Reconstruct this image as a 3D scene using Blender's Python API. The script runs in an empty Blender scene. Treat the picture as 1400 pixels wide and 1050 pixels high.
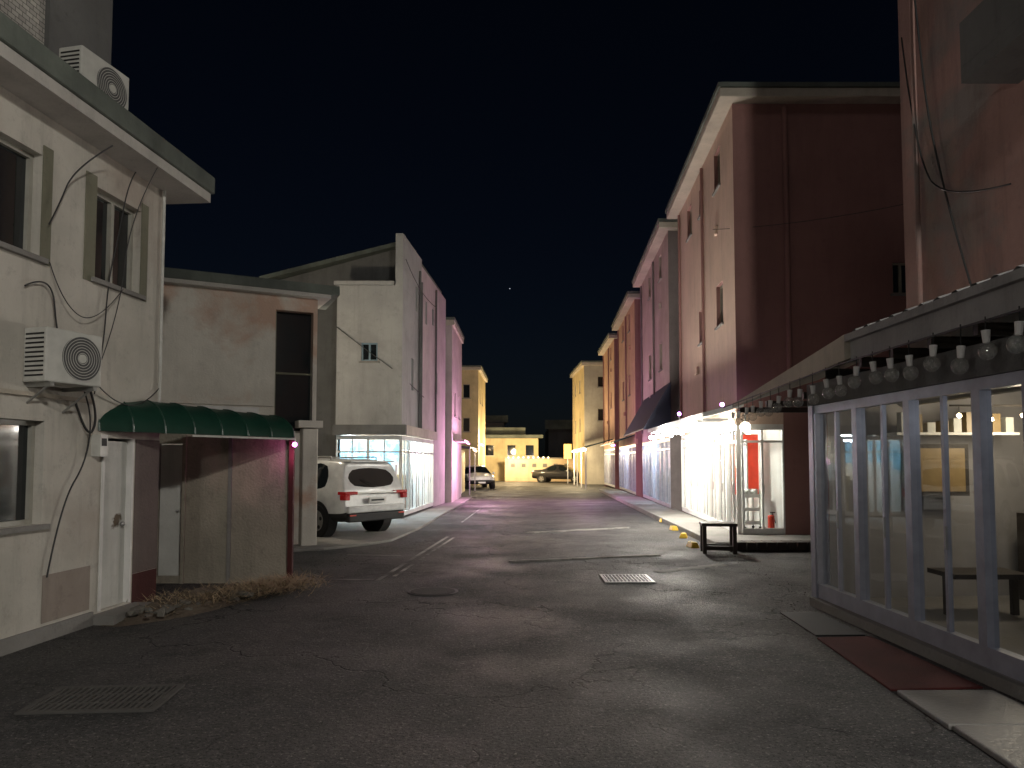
import bpy, bmesh, math, random
from mathutils import Vector, Matrix
random.seed(3)
scn = bpy.context.scene
scn.view_settings.view_transform = 'Standard'
scn.view_settings.look = 'None'
scn.view_settings.exposure = 0

# ------------------------------------------------------------ materials
def nn(nt, t, **kw):
    n = nt.nodes.new(t)
    for k, v in kw.items():
        setattr(n, k, v)
    return n

def mixc(nt, fac, a, b, mode='MIX'):
    m = nn(nt, 'ShaderNodeMix', data_type='RGBA', blend_type=mode)
    for sock, v in ((m.inputs[0], fac), (m.inputs[6], a), (m.inputs[7], b)):
        if isinstance(v, bpy.types.NodeSocket):
            nt.links.new(v, sock)
        elif isinstance(v, (int, float)):
            sock.default_value = v
        else:
            sock.default_value = (v[0], v[1], v[2], 1)
    return m.outputs[2]

def noise(nt, vec, scale, detail=5, rough=.6, lo=.4, hi=.6, mscale=None, dist=0):
    if mscale:
        mp = nn(nt, 'ShaderNodeMapping')
        mp.inputs['Scale'].default_value = mscale
        nt.links.new(vec, mp.inputs[0]); vec = mp.outputs[0]
    n = nn(nt, 'ShaderNodeTexNoise')
    n.inputs['Scale'].default_value = scale
    n.inputs['Detail'].default_value = detail
    n.inputs['Roughness'].default_value = rough
    n.inputs['Distortion'].default_value = dist
    nt.links.new(vec, n.inputs['Vector'])
    r = nn(nt, 'ShaderNodeMapRange')
    r.inputs[1].default_value = lo; r.inputs[2].default_value = hi
    nt.links.new(n.outputs['Fac'], r.inputs[0])
    return r.outputs[0]

def mat(name, col, rough=.85, col2=None, col3=None, scale=.8, streak=0.35, bump=.15, bscale=30, metallic=0, p3=(.6, .64), spec=.3, dirt=.5):
    m = bpy.data.materials.new(name); m.use_nodes = True
    nt = m.node_tree; b = nt.nodes['Principled BSDF']
    tc = nn(nt, 'ShaderNodeTexCoord'); v = tc.outputs['Object']
    if col2 is None: col2 = [c * .74 for c in col]
    c = mixc(nt, noise(nt, v, scale, 6, .62, .36, .64), col, col2)
    if col3 is not None:
        c = mixc(nt, noise(nt, v, .5, 7, .6, p3[0], p3[1], dist=.3), c, col3)
    if dirt:
        s = noise(nt, v, 4.5, 5, .75, .56, .76)
        sm = nn(nt, 'ShaderNodeMath', operation='MULTIPLY'); nt.links.new(s, sm.inputs[0]); sm.inputs[1].default_value = dirt
        c = mixc(nt, sm.outputs[0], c, [x * .45 for x in col])
        s = noise(nt, v, 26, 3, .7, .6, .74)
        sm = nn(nt, 'ShaderNodeMath', operation='MULTIPLY'); nt.links.new(s, sm.inputs[0]); sm.inputs[1].default_value = dirt * .6
        c = mixc(nt, sm.outputs[0], c, [x * .5 for x in col])
    if streak:
        s = noise(nt, v, 2.0, 5, .7, .5, .78, mscale=(1.8, 1.8, .2))
        sm = nn(nt, 'ShaderNodeMath', operation='MULTIPLY'); nt.links.new(s, sm.inputs[0]); sm.inputs[1].default_value = min(1, streak)
        c = mixc(nt, sm.outputs[0], c, [x * .35 for x in col])
    nt.links.new(c, b.inputs['Base Color'])
    b.inputs['Roughness'].default_value = rough
    b.inputs['Metallic'].default_value = metallic
    b.inputs['Specular IOR Level'].default_value = spec
    if bump:
        bn = nn(nt, 'ShaderNodeTexNoise'); bn.inputs['Scale'].default_value = bscale; bn.inputs['Detail'].default_value = 4
        nt.links.new(v, bn.inputs['Vector'])
        bb = nn(nt, 'ShaderNodeBump'); bb.inputs['Strength'].default_value = min(1, bump * 1.6); bb.inputs['Distance'].default_value = .02
        nt.links.new(bn.outputs['Fac'], bb.inputs['Height']); nt.links.new(bb.outputs[0], b.inputs['Normal'])
    return m

def plain(name, col, rough=.5, metallic=0, coat=0, emit=None, es=0, spec=.5):
    m = bpy.data.materials.new(name); m.use_nodes = True
    nt = m.node_tree; b = nt.nodes['Principled BSDF']
    tc = nn(nt, 'ShaderNodeTexCoord')
    c = mixc(nt, noise(nt, tc.outputs['Object'], 6, 3, .6, .35, .7), col, [x * .8 for x in col])
    nt.links.new(c, b.inputs['Base Color'])
    b.inputs['Roughness'].default_value = rough; b.inputs['Metallic'].default_value = metallic
    b.inputs['Coat Weight'].default_value = coat; b.inputs['Specular IOR Level'].default_value = spec
    if emit:
        b.inputs['Emission Color'].default_value = (*emit, 1); b.inputs['Emission Strength'].default_value = es
    return m

def glassmat(name, tint=(.86, .9, .91), base=.07, rough=.02, k=.42, diff=0):
    m = bpy.data.materials.new(name); m.use_nodes = True
    nt = m.node_tree; nt.nodes.clear()
    o = nn(nt, 'ShaderNodeOutputMaterial'); t = nn(nt, 'ShaderNodeBsdfTransparent'); g = nn(nt, 'ShaderNodeBsdfGlossy')
    t.inputs[0].default_value = (*tint, 1); g.inputs['Roughness'].default_value = rough
    lw = nn(nt, 'ShaderNodeLayerWeight'); lw.inputs[0].default_value = .5
    pw = nn(nt, 'ShaderNodeMath', operation='POWER'); nt.links.new(lw.outputs['Facing'], pw.inputs[0]); pw.inputs[1].default_value = 3
    ad = nn(nt, 'ShaderNodeMath', operation='MULTIPLY_ADD'); nt.links.new(pw.outputs[0], ad.inputs[0]); ad.inputs[1].default_value = k; ad.inputs[2].default_value = base
    mx = nn(nt, 'ShaderNodeMixShader'); nt.links.new(ad.outputs[0], mx.inputs[0])
    nt.links.new(t.outputs[0], mx.inputs[1]); nt.links.new(g.outputs[0], mx.inputs[2])
    out = mx.outputs[0]
    if diff:
        d = nn(nt, 'ShaderNodeBsdfDiffuse'); d.inputs[0].default_value = (.8, .8, .76, 1); m2 = nn(nt, 'ShaderNodeMixShader'); m2.inputs[0].default_value = diff
        nt.links.new(out, m2.inputs[1]); nt.links.new(d.outputs[0], m2.inputs[2]); out = m2.outputs[0]
    nt.links.new(out, o.inputs[0])
    return m

def emis(name, col, s):
    m = bpy.data.materials.new(name); m.use_nodes = True
    nt = m.node_tree; b = nt.nodes['Principled BSDF']
    b.inputs['Base Color'].default_value = (*col, 1)
    b.inputs['Emission Color'].default_value = (*col, 1); b.inputs['Emission Strength'].default_value = s
    return m

def asphalt():
    m = bpy.data.materials.new('asphalt'); m.use_nodes = True
    nt = m.node_tree; b = nt.nodes['Principled BSDF']; tc = nn(nt, 'ShaderNodeTexCoord'); v = tc.outputs['Object']
    c = mixc(nt, noise(nt, v, .3, 6, .62, .4, .6), (.042, .042, .043), (.07, .067, .063))
    c = mixc(nt, noise(nt, v, 1.1, 5, .7, .54, .66), c, (.026, .026, .027))
    c = mixc(nt, noise(nt, v, 6, 5, .8, .5, .75), c, (.105, .1, .094))
    c = mixc(nt, noise(nt, v, 30, 3, .85, .56, .68), c, (.22, .21, .195))
    c = mixc(nt, noise(nt, v, 44, 2, .8, .54, .62), c, (.01, .01, .01))
    nd = nn(nt, 'ShaderNodeTexNoise'); nd.inputs['Scale'].default_value = 1.8; nd.inputs['Detail'].default_value = 5
    nt.links.new(v, nd.inputs['Vector'])
    va = nn(nt, 'ShaderNodeVectorMath', operation='MULTIPLY_ADD'); va.inputs[1].default_value = (1.3, 1.3, 1.3)
    nt.links.new(nd.outputs['Color'], va.inputs[0]); nt.links.new(v, va.inputs[2])
    vo = nn(nt, 'ShaderNodeTexVoronoi', feature='DISTANCE_TO_EDGE'); vo.inputs['Scale'].default_value = .5
    nt.links.new(va.outputs[0], vo.inputs['Vector'])
    r = nn(nt, 'ShaderNodeMapRange'); r.inputs[1].default_value = .002; r.inputs[2].default_value = .011; r.inputs[3].default_value = .9; r.inputs[4].default_value = 0
    nt.links.new(vo.outputs['Distance'], r.inputs[0])
    msk = noise(nt, v, .45, 3, .5, .44, .58)
    mm = nn(nt, 'ShaderNodeMath', operation='MULTIPLY'); nt.links.new(r.outputs[0], mm.inputs[0]); nt.links.new(msk, mm.inputs[1])
    c = mixc(nt, mm.outputs[0], c, (.006, .006, .006))
    nt.links.new(c, b.inputs['Base Color'])
    rr = nn(nt, 'ShaderNodeMapRange'); rr.inputs[3].default_value = .6; rr.inputs[4].default_value = .9
    nt.links.new(noise(nt, v, .7, 4, .6, .35, .65), rr.inputs[0]); nt.links.new(rr.outputs[0], b.inputs['Roughness'])
    b.inputs['Specular IOR Level'].default_value = .3
    bn = nn(nt, 'ShaderNodeTexNoise'); bn.inputs['Scale'].default_value = 26; bn.inputs['Detail'].default_value = 4; bn.inputs['Roughness'].default_value = .8
    nt.links.new(v, bn.inputs['Vector'])
    sb = nn(nt, 'ShaderNodeMath', operation='SUBTRACT'); nt.links.new(bn.outputs['Fac'], sb.inputs[0]); nt.links.new(mm.outputs[0], sb.inputs[1])
    bb = nn(nt, 'ShaderNodeBump'); bb.inputs['Strength'].default_value = .9; bb.inputs['Distance'].default_value = .05
    nt.links.new(sb.outputs[0], bb.inputs['Height']); nt.links.new(bb.outputs[0], b.inputs['Normal'])
    return m

M_asph = asphalt()
M_A = mat('plaster_cream', (.55, .52, .46), col2=(.42, .40, .35), col3=(.40, .35, .30), p3=(.5, .66), streak=.5, dirt=.55)
M_green = mat('plaster_olive', (.20, .195, .14), streak=.3)
M_B = mat('plaster_white', (.66, .63, .56), col2=(.53, .50, .44), col3=(.50, .35, .27), p3=(.5, .6), streak=.25, dirt=.4)
M_roof = mat('roof_concrete_green', (.15, .17, .145), col2=(.08, .09, .08), streak=.5)
M_soff = mat('soffit', (.5, .48, .44), streak=.3)
M_C = mat('plaster_grey', (.36, .36, .345), col2=(.29, .29, .28), col3=(.24, .24, .23), p3=(.52, .68), streak=.4, dirt=.45)
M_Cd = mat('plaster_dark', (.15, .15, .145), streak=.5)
M_pink = mat('plaster_pink_lit', (.55, .46, .46), streak=.3, dirt=.3)  # pink light on these walls is partly put into this colour
M_E = mat('plaster_yellow_lit', (.58, .48, .28), streak=.3)  # warm yellow light on the walls is partly put into this colour
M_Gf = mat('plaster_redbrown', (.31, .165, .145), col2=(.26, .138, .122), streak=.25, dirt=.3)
M_Gs = mat('plaster_salmon', (.60, .44, .35), col2=(.51, .38, .30), streak=.35, dirt=.35)
M_H = mat('plaster_rosebrown', (.38, .23, .20), col2=(.29, .18, .155), col3=(.23, .20, .185), p3=(.47, .56), streak=.55)
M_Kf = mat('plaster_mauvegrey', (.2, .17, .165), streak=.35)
M_K = mat('plaster_greypink', (.46, .37, .33), streak=.35)
M_L = mat('plaster_orange', (.56, .34, .24), streak=.3)
M_N = mat('plaster_beige', (.46, .43, .36), streak=.3)
M_eave = mat('eave_paint', (.50, .45, .37), streak=.3, dirt=.35)
M_conc = mat('concrete', (.25, .24, .225), col2=(.17, .165, .15), bump=.3, streak=0)
M_shed = mat('shed_render', (.32, .29, .23), col2=(.22, .20, .16), col3=(.38, .31, .25), p3=(.5, .6), bump=.4, streak=.45, dirt=.7)
M_dkred = mat('oxide_red', (.07, .02, .018), streak=.2)
M_white = mat('white_paint', (.75, .74, .71), streak=.2, bump=.05, dirt=.25)
M_door = mat('door_white', (.60, .60, .56), col3=(.12, .09, .06), p3=(.60, .62), streak=.4, bump=.1)
M_frame = plain('aluminium_frame', (.36, .37, .43), .35, .2)
M_frame2 = plain('brown_frame', (.3, .28, .22), .5)
M_frameo = plain('old_frame', (.36, .35, .3), .5)
M_glass = glassmat('shop_glass')
M_glassd = plain('dark_glass', (.012, .016, .018), .06, spec=.6)
M_int = mat('interior_wall', (.62, .6, .56), streak=0, bump=0, dirt=0)
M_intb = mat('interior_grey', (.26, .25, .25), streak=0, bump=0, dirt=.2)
M_wood = mat('dark_wood', (.035, .028, .022), rough=.5, streak=0)
M_red = mat('red_mat', (.10, .018, .016), rough=.95, bump=.6, bscale=120, streak=0)
M_redp = plain('red_paint', (.65, .05, .02), .5)
M_dullred = plain('dull_red', (.12, .04, .03), .6)
M_dullyel = plain('dull_amber', (.25, .17, .07), .4)
M_tile = mat('tile', (.20, .19, .18), rough=.35, streak=0)
M_yel = plain('yellow_plastic', (.7, .45, .03), .5)
M_metal = plain('galvanised', (.4, .4, .38), .45, .7)
M_iron = plain('cast_iron', (.055, .054, .052), .65, .2)
M_black = plain('black_rubber', (.012, .012, .012), .7)
M_cable = plain('cable', (.025, .025, .025), .6)
M_ac = plain('ac_casing', (.55, .545, .5), .5)
M_awn = plain('green_canvas', (.012, .05, .033), .4)
M_awnblue = plain('navy_canvas', (.015, .02, .05), .6)
M_brick = mat('brick_siding', (.34, .32, .28), streak=.2)
M_line = mat('worn_line', (.40, .39, .37), col3=(.05, .05, .048), p3=(.42, .56), streak=0, bump=.3, bscale=45)
M_film = bpy.data.materials.new('window_film'); M_film.use_nodes = True
_n = M_film.node_tree; _n.nodes.clear(); _o = nn(_n, 'ShaderNodeOutputMaterial'); _t = nn(_n, 'ShaderNodeBsdfTranslucent'); _d = nn(_n, 'ShaderNodeBsdfDiffuse'); _m = nn(_n, 'ShaderNodeMixShader'); _m.inputs[0].default_value = .3
_tc = nn(_n, 'ShaderNodeTexCoord'); _c = mixc(_n, noise(_n, _tc.outputs['Object'], 4, 4, .6, .42, .58), (.5, .85, 1), (.16, .42, .62))
_n.links.new(_c, _t.inputs[0]); _n.links.new(_c, _d.inputs[0]); _n.links.new(_t.outputs[0], _m.inputs[1]); _n.links.new(_d.outputs[0], _m.inputs[2]); _n.links.new(_m.outputs[0], _o.inputs[0])
bt = M_brick.node_tree; bs = bt.nodes['Principled BSDF']
br = nn(bt, 'ShaderNodeTexBrick'); tcx = nn(bt, 'ShaderNodeTexCoord')
sepx = nn(bt, 'ShaderNodeSeparateXYZ'); cmb = nn(bt, 'ShaderNodeCombineXYZ'); adx = nn(bt, 'ShaderNodeMath', operation='ADD')
bt.links.new(tcx.outputs['Object'], sepx.inputs[0]); bt.links.new(sepx.outputs[0], adx.inputs[0]); bt.links.new(sepx.outputs[1], adx.inputs[1])
bt.links.new(adx.outputs[0], cmb.inputs[0]); bt.links.new(sepx.outputs[2], cmb.inputs[1]); bt.links.new(cmb.outputs[0], br.inputs['Vector'])
br.inputs['Scale'].default_value = 5; br.inputs['Color1'].default_value = (.5, .48, .43, 1); br.inputs['Color2'].default_value = (.36, .34, .31, 1); br.inputs['Mortar'].default_value = (.12, .12, .11, 1)
bt.links.new(br.outputs['Color'], bs.inputs['Base Color'])

E_warm = emis('bulb_warm', (1, .74, .42), 40)
E_white = emis('bulb_white', (1, .95, .88), 60)
E_purple = emis('led_purple', (.6, .2, 1), 25)
E_mag = emis('led_magenta', (1, .2, .8), 12)
M_bulb = glassmat('milky_bulb', (.92, .92, .9), .12, .03, .7, .1)

# ------------------------------------------------------------ builder
class F:
    def __init__(s, p0, p1, z=0):
        s.o = Vector((p0[0], p0[1], 0)); d = Vector((p1[0] - p0[0], p1[1] - p0[1], 0)); s.L = d.length
        s.u = d.normalized(); s.n = Vector((s.u.y, -s.u.x, 0))
    def p(s, a, n, z):
        return s.o + s.u * a + s.n * n + Vector((0, 0, z))
W = F((0, 0), (1, 0))

class Obj:
    def __init__(s, name, loc=(0, 0, 0), rz=0, sc=1):
        s.e = bpy.data.objects.new(name, None); scn.collection.objects.link(s.e)
        s.e.location = loc; s.e.rotation_euler = (0, 0, rz); s.e.scale = (sc, sc, sc)
        s.parts = {}
    def bm(s, pn, m):
        if pn not in s.parts: s.parts[pn] = (bmesh.new(), m, {})
        return s.parts[pn][0]
    def opt(s, pn, **kw): s.parts[pn][2].update(kw)
    def quad(s, pn, m, pts):
        b = s.bm(pn, m); b.faces.new([b.verts.new(p) for p in pts])
    def hexa(s, pn, m, v8):
        b = s.bm(pn, m); v = [b.verts.new(p) for p in v8]
        for q in ((0, 1, 2, 3), (7, 6, 5, 4), (0, 4, 5, 1), (1, 5, 6, 2), (2, 6, 7, 3), (3, 7, 4, 0)):
            b.faces.new([v[i] for i in q])
    def box(s, pn, m, f, s0, s1, n0, n1, z0, z1):
        s.hexa(pn, m, [f.p(a, n, z) for z in (z0, z1) for (a, n) in ((s0, n0), (s1, n0), (s1, n1), (s0, n1))])
    def bx(s, pn, m, x0, x1, y0, y1, z0, z1):
        s.box(pn, m, W, x0, x1, -y0, -y1, z0, z1)
    def prism(s, pn, m, pts, z0, z1):
        b = s.bm(pn, m); n = len(pts)
        lo = [b.verts.new((p[0], p[1], z0 if len(p) < 3 else z0 + p[2])) for p in pts]; hi = [b.verts.new((p[0], p[1], z1 if len(p) < 3 else z1 + p[2])) for p in pts]
        b.faces.new(lo[::-1]); b.faces.new(hi)
        for i in range(n): b.faces.new([lo[i], lo[(i + 1) % n], hi[(i + 1) % n], hi[i]])
    def cyl(s, pn, m, a, bb, r, seg=12, r2=None):
        a = Vector(a); bb = Vector(bb); b = s.bm(pn, m); d = bb - a
        mt = Matrix.Translation((a + bb) / 2) @ d.to_track_quat('Z', 'Y').to_matrix().to_4x4()
        bmesh.ops.create_cone(b, cap_ends=True, segments=seg, radius1=r, radius2=r if r2 is None else r2, depth=d.length, matrix=mt)
    def sph(s, pn, m, c, r, sub=2, sc=(1, 1, 1)):
        b = s.bm(pn, m)
        bmesh.ops.create_icosphere(b, subdivisions=sub, radius=r, matrix=Matrix.Translation(c) @ Matrix.Diagonal((*sc, 1)))
    def done(s):
        for pn, (b, m, o) in s.parts.items():
            me = bpy.data.meshes.new(pn)
            if o.get('recalc', True): bmesh.ops.recalc_face_normals(b, faces=b.faces)
            b.to_mesh(me); b.free()
            ob = bpy.data.objects.new(pn, me); scn.collection.objects.link(ob); ob.parent = s.e
            me.materials.append(m)
            if o.get('smooth'):
                for p in me.polygons: p.use_smooth = True
            if o.get('bevel'):
                md = ob.modifiers.new('b', 'BEVEL'); md.width = o['bevel']; md.segments = 2; md.limit_method = 'ANGLE'
        return s.e

def skin(o, pn, m, f, s0, s1, z0, z1, ops=(), depth=.14, rev=None):
    ss = sorted(set([s0, s1] + [v for q in ops for v in q[:2] if s0 < v < s1]))
    zs = sorted(set([z0, z1] + [v for q in ops for v in q[2:4] if z0 < v < z1]))
    for i in range(len(ss) - 1):
        for j in range(len(zs) - 1):
            cs = (ss[i] + ss[i + 1]) / 2; cz = (zs[j] + zs[j + 1]) / 2
            if any(q[0] < cs < q[1] and q[2] < cz < q[3] for q in ops): continue
            o.quad(pn, m, [f.p(ss[i], 0, zs[j]), f.p(ss[i + 1], 0, zs[j]), f.p(ss[i + 1], 0, zs[j + 1]), f.p(ss[i], 0, zs[j + 1])])
    for q in ops:
        a, b, c, d = q[:4]
        for p1, p2 in (((a, c), (b, c)), ((b, c), (b, d)), ((b, d), (a, d)), ((a, d), (a, c))):
            o.quad('reveals', rev or m, [f.p(p1[0], 0, p1[1]), f.p(p2[0], 0, p2[1]), f.p(p2[0], -depth, p2[1]), f.p(p1[0], -depth, p1[1])])

def window(o, f, a, b, c, d, depth=.14, mull=1, fm=None, gm=None, sill=True):
    fm = fm or M_frame2; gm = gm or M_glassd; w = .045; n0, n1 = -depth, -depth + .05
    o.box('window_frames', fm, f, a, a + w, n0, n1, c, d); o.box('window_frames', fm, f, b - w, b, n0, n1, c, d)
    o.box('window_frames', fm, f, a + w, b - w, n0, n1, c, c + w); o.box('window_frames', fm, f, a + w, b - w, n0, n1, d - w, d)
    for k in range(mull):
        x = a + (b - a) * (k + 1) / (mull + 1)
        o.box('window_frames', fm, f, x - .025, x + .025, n0, n1 + .01, c + w, d - w)
    o.quad('window_glass', gm, [f.p(a, n0 + .01, c), f.p(b, n0 + .01, c), f.p(b, n0 + .01, d), f.p(a, n0 + .01, d)])
    if sill: o.box('window_sills', M_conc, f, a - .06, b + .06, -depth + .05, .05, c - .05, c - .003)

def shopfront(o, f, s0, s1, z0, z1, n, fm=None, gm=None, kick=.12, top=.12, tr=None, pw=.07):
    fm = fm or M_frame; gm = gm or M_glass
    o.box('shopfront_frame', fm, f, s0, s1, -.09, .0, z0, z0 + kick)
    o.box('shopfront_frame', fm, f, s0, s1, -.09, .0, z1 - top, z1)
    for k in range(n + 1):
        x = s0 + (s1 - s0) * k / n
        x0 = max(s0, x - pw / 2); x1 = min(s1, x + pw / 2)
        o.box('shopfront_frame', fm, f, x0, x1, -.085, .012, z0 + kick, z1 - top)
        if k < n:
            y = x + (s1 - s0) / n * .5
            o.box('shopfront_frame', fm, f, y - .02, y + .02, -.06, -.02, z0 + kick, z1 - top)
            o.box('door_handles', M_metal, f, y + .022, y + .034, -.02, .0, z0 + .85, z0 + 1.05)
    if tr:
        o.box('shopfront_frame', fm, f, s0, s1, -.07, -.012, tr, tr + .05)
    o.quad('shop_glass', gm, [f.p(s0, -.045, z0 + .05), f.p(s1, -.045, z0 + .05), f.p(s1, -.045, z1 - .05), f.p(s0, -.045, z1 - .05)])

def offset_poly(pts, d):
    n = len(pts); out = []
    for i in range(n):
        p0, p1, p2 = Vector(pts[i - 1]), Vector(pts[i]), Vector(pts[(i + 1) % n])
        d1 = (p1 - p0).normalized(); d2 = (p2 - p1).normalized()
        n1 = Vector((d1.y, -d1.x)); n2 = Vector((d2.y, -d2.x)); b = (n1 + n2)
        b = b / b.length_squared * 2
        out.append((p1.x + b.x * d, p1.y + b.y * d))
    return out

def curve(name, pts, r, m, parent=None, sag=0):
    cu = bpy.data.curves.new(name, 'CURVE'); cu.dimensions = '3D'; cu.bevel_depth = r; cu.bevel_resolution = 1
    P = [Vector(p) for p in pts]
    if sag and len(P) == 2:
        a, b = P; P = [a.lerp(b, t / 12) - Vector((0, 0, sag * 4 * (t / 12) * (1 - t / 12))) for t in range(13)]
    sp = cu.splines.new('POLY' if sag else 'NURBS'); sp.points.add(len(P) - 1)
    for i, p in enumerate(P): sp.points[i].co = (*p, 1)
    if not sag: sp.use_endpoint_u = True; sp.order_u = 3
    ob = bpy.data.objects.new(name, cu); scn.collection.objects.link(ob); cu.materials.append(m)
    if parent: ob.parent = parent
    return ob

def point(name, loc, e, col, r=.1, parent=None):
    l = bpy.data.lights.new(name, 'POINT'); l.energy = e; l.color = col; l.shadow_soft_size = r
    o = bpy.data.objects.new(name, l); o.location = loc; scn.collection.objects.link(o)
    if parent: o.parent = parent
    return o

# ------------------------------------------------------------ ground
g = Obj('ground'); g.quad('asphalt_sheet', M_asph, [(-250, -60, 0), (250, -60, 0), (250, 500, 0), (-250, 500, 0)]); g.done()
pv = Obj('concrete_pavement')
pv.prism('slab', M_conc, [(-9, 13.2), (-4.6, 13.6), (-3.6, 14.1), (-2.9, 14.9), (-2.55, 15.6), (-2.3, 18.5), (-2.15, 24), (-1.95, 29), (-1.85, 34), (-2.6, 34), (-9, 34)], -.1, .05)
pv.opt('slab', bevel=.02); pv.done()
kb = Obj('kerb_step')
kb.prism('slab', M_conc, [(3.95, 14.3), (7.2, 14.3), (7.2, 15.78), (4.9, 15.78), (5.4, 24), (6.0, 42), (4.95, 42), (4.36, 26)], -.1, .13)
kb.opt('slab', bevel=.02); kb.done()
rl = Obj('road_marking')
def strip(p, q, w, z=.004):
    f = F(p, q); rl.quad('lines', M_line, [f.p(0, -w / 2, z), f.p(f.L, -w / 2, z), f.p(f.L, w / 2, z), f.p(0, w / 2, z)])
strip((-3.3, 10.65), (-1.98, 10.6), .08)
strip((-1.92, 10.5), (-1.45, 16.6), .07)
strip((-1.74, 10.9), (-1.30, 16.4), .06)
strip((-3.0, 13.4), (-2.0, 13.3), .05)
strip((-1.4, 20.5), (-1.1, 27), .06)
rl.done()
def ridge(name, p, q, w, h):
    o = Obj(name); f = F(p, q); n = 30
    b = o.bm('strip', M_conc); prev = None; jj = 0
    for i in range(n + 1):
        a = f.L * i / n; jj = jj * .7 + random.uniform(-.03, .03); ww = w * random.uniform(.5, 1.2)
        if i in (0, n): ww = .02
        pr = [b.verts.new(f.p(a, jj - ww / 2, .0)), b.verts.new(f.p(a, jj - ww / 4, h)), b.verts.new(f.p(a, jj + ww / 4, h)), b.verts.new(f.p(a, jj + ww / 2, 0))]
        if prev:
            for k in range(3): b.faces.new([prev[k], pr[k], pr[k + 1], prev[k + 1]])
        prev = pr
    o.done()
ridge('trench_patch', (-.05, 12.45), (2.65, 13.3), .13, .025)
ridge('trench_patch', (.3, 17.4), (3.0, 18.8), .18, .025)
ridge('trench_patch', (2.2, 11.3), (3.5, 12.2), .3, .01)
M_grav = mat('gravel_dark', (.07, .067, .06), streak=0, bump=0)
gv = Obj('gravel_litter'); rg = random.Random(11)
for i in range(520):
    w_ = rg.random()
    if w_ < .4: y = rg.uniform(6, 14); x = 3.5 - abs(rg.gauss(0, .35)) + (.5 if y > 9 else 0)
    elif w_ < .7: y = rg.uniform(10, 16); x = -3.0 + (y - 10) * .05 + rg.gauss(0, .35)
    else: y = rg.uniform(3.5, 8); x = -4.28 + .09 * (y - 6.4) + abs(rg.gauss(0, .12)) + .1
    s = rg.uniform(.003, .010)
    bb = gv.bm('stones', M_grav); bmesh.ops.create_icosphere(bb, subdivisions=1, radius=s, matrix=Matrix.Translation((x, y, s * .4)) @ Matrix.Rotation(rg.uniform(0, 3), 4, 'Z') @ Matrix.Diagonal((1.4, 1, .7, 1)))
gv.done()

def grate(x0, x1, y0, y1, m, nb, rot=0):
    o = Obj('drain_grate', ((x0 + x1) / 2, (y0 + y1) / 2, 0), rot); w = (x1 - x0) / 2; h = (y1 - y0) / 2
    o.bx('pit', M_black, -w, w, -h, h, -.02, .004)
    for a in ((-w, w, -h, -h + .04), (-w, w, h - .04, h), (-w, -w + .04, -h + .04, h - .04), (w - .04, w, -h + .04, h - .04)): o.bx('frame', m, *a, 0, .02)
    for i in range(nb):
        x = -w + .04 + (2 * w - .08) * (i + .5) / nb
        o.bx('bars', m, x - .009, x + .009, -h + .04, h - .04, .004, .018)
    for y in (-h / 3, h / 3): o.bx('cross_bars', m, -w + .04, w - .04, y - .008, y + .008, .005, .015)
    o.done()
grate(-3.35, -2.45, 5.02, 5.6, plain('rusty_grate', (.065, .062, .057), .75), 18, math.radians(4))
grate(1.3, 2.0, 10.3, 11.0, plain('pale_grate', (.5, .5, .48), .5, .3), 12)
mh = Obj('manhole_cover'); mh.cyl('rim', M_iron, (-1.03, 9.65, -.02), (-1.03, 9.65, .006), .33, 32); mh.cyl('lid', mat('worn_lid', (.05, .049, .047), streak=0, bump=.8, bscale=60), (-1.03, 9.65, 0), (-1.03, 9.65, .01), .29, 32); mh.done()
mt_ = Obj('red_doormat'); mt_.prism('mat', M_red, [(2.8, 5.5), (3.52, 5.56), (3.46, 7.15), (2.92, 7.1)], 0, .018); mt_.opt('mat', bevel=.006); mt_.done()
mt_ = Obj('rubber_doormat'); mt_.prism('mat', M_black, [(2.95, 7.2), (3.44, 7.22), (3.42, 8.3), (3.0, 8.28)], 0, .015); mt_.done()
tl = Obj('tile_doorstep')
for i in range(3):
    tl.prism('tiles', M_tile, [(2.72 + .02 * i, 3.3 + .71 * i), (3.5, 3.3 + .71 * i), (3.5, 4.0 + .71 * i), (2.76 + .02 * i, 4.0 + .71 * i)], 0, .04)
tl.opt('tiles', bevel=.01); tl.done()

# ------------------------------------------------------------ AC unit
M_recess = plain('fan_recess', (.08, .08, .08), .7)
def ac_unit(loc, rz, w=.78, h=.54, d=.28, bracket=True):
    o = Obj('air_conditioner_unit', loc, rz)
    o.bx('casing', M_ac, -w / 2, w / 2, -d / 2, d / 2, 0, h); o.opt('casing', bevel=.015)
    cx = w * .12; r = h * .42
    o.cyl('fan_recess', M_recess, (cx, -d / 2 - .004, h / 2), (cx, -d / 2 + .02, h / 2), r, 32)
    for k in range(1, 9):
        rr = r * k / 8
        b = o.bm('fan_guard', M_ac)
        pr = None
        for t in range(33):
            a = t * math.tau / 32
            ring = [b.verts.new((cx + (rr + dx) * math.cos(a), -d / 2 - .012, h / 2 + (rr + dx) * math.sin(a))) for dx in (-.003, .003)]
            if pr: b.faces.new([pr[0], pr[1], ring[1], ring[0]])
            pr = ring
    o.cyl('fan_hub', M_ac, (cx, -d / 2 - .014, h / 2), (cx, -d / 2, h / 2), r * .2, 16)
    for k in range(10):
        z = .06 + k * (h - .12) / 9
        o.bx('side_louvres', M_black, -w / 2 - .004, -w / 2 + .01, -d / 2 + .03, d / 2 - .03, z - .008, z + .008)
    if bracket:
        for x in (-w * .38, w * .38):
            o.bx('bracket', M_metal, x - .02, x + .02, -d / 2, d / 2 + .25, -.04, -.001)
            o.cyl('bracket', M_metal, (x, -d / 2 + .05, -.03), (x, d / 2 + .22, -.3), .012, 6)
    o.done()

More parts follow.
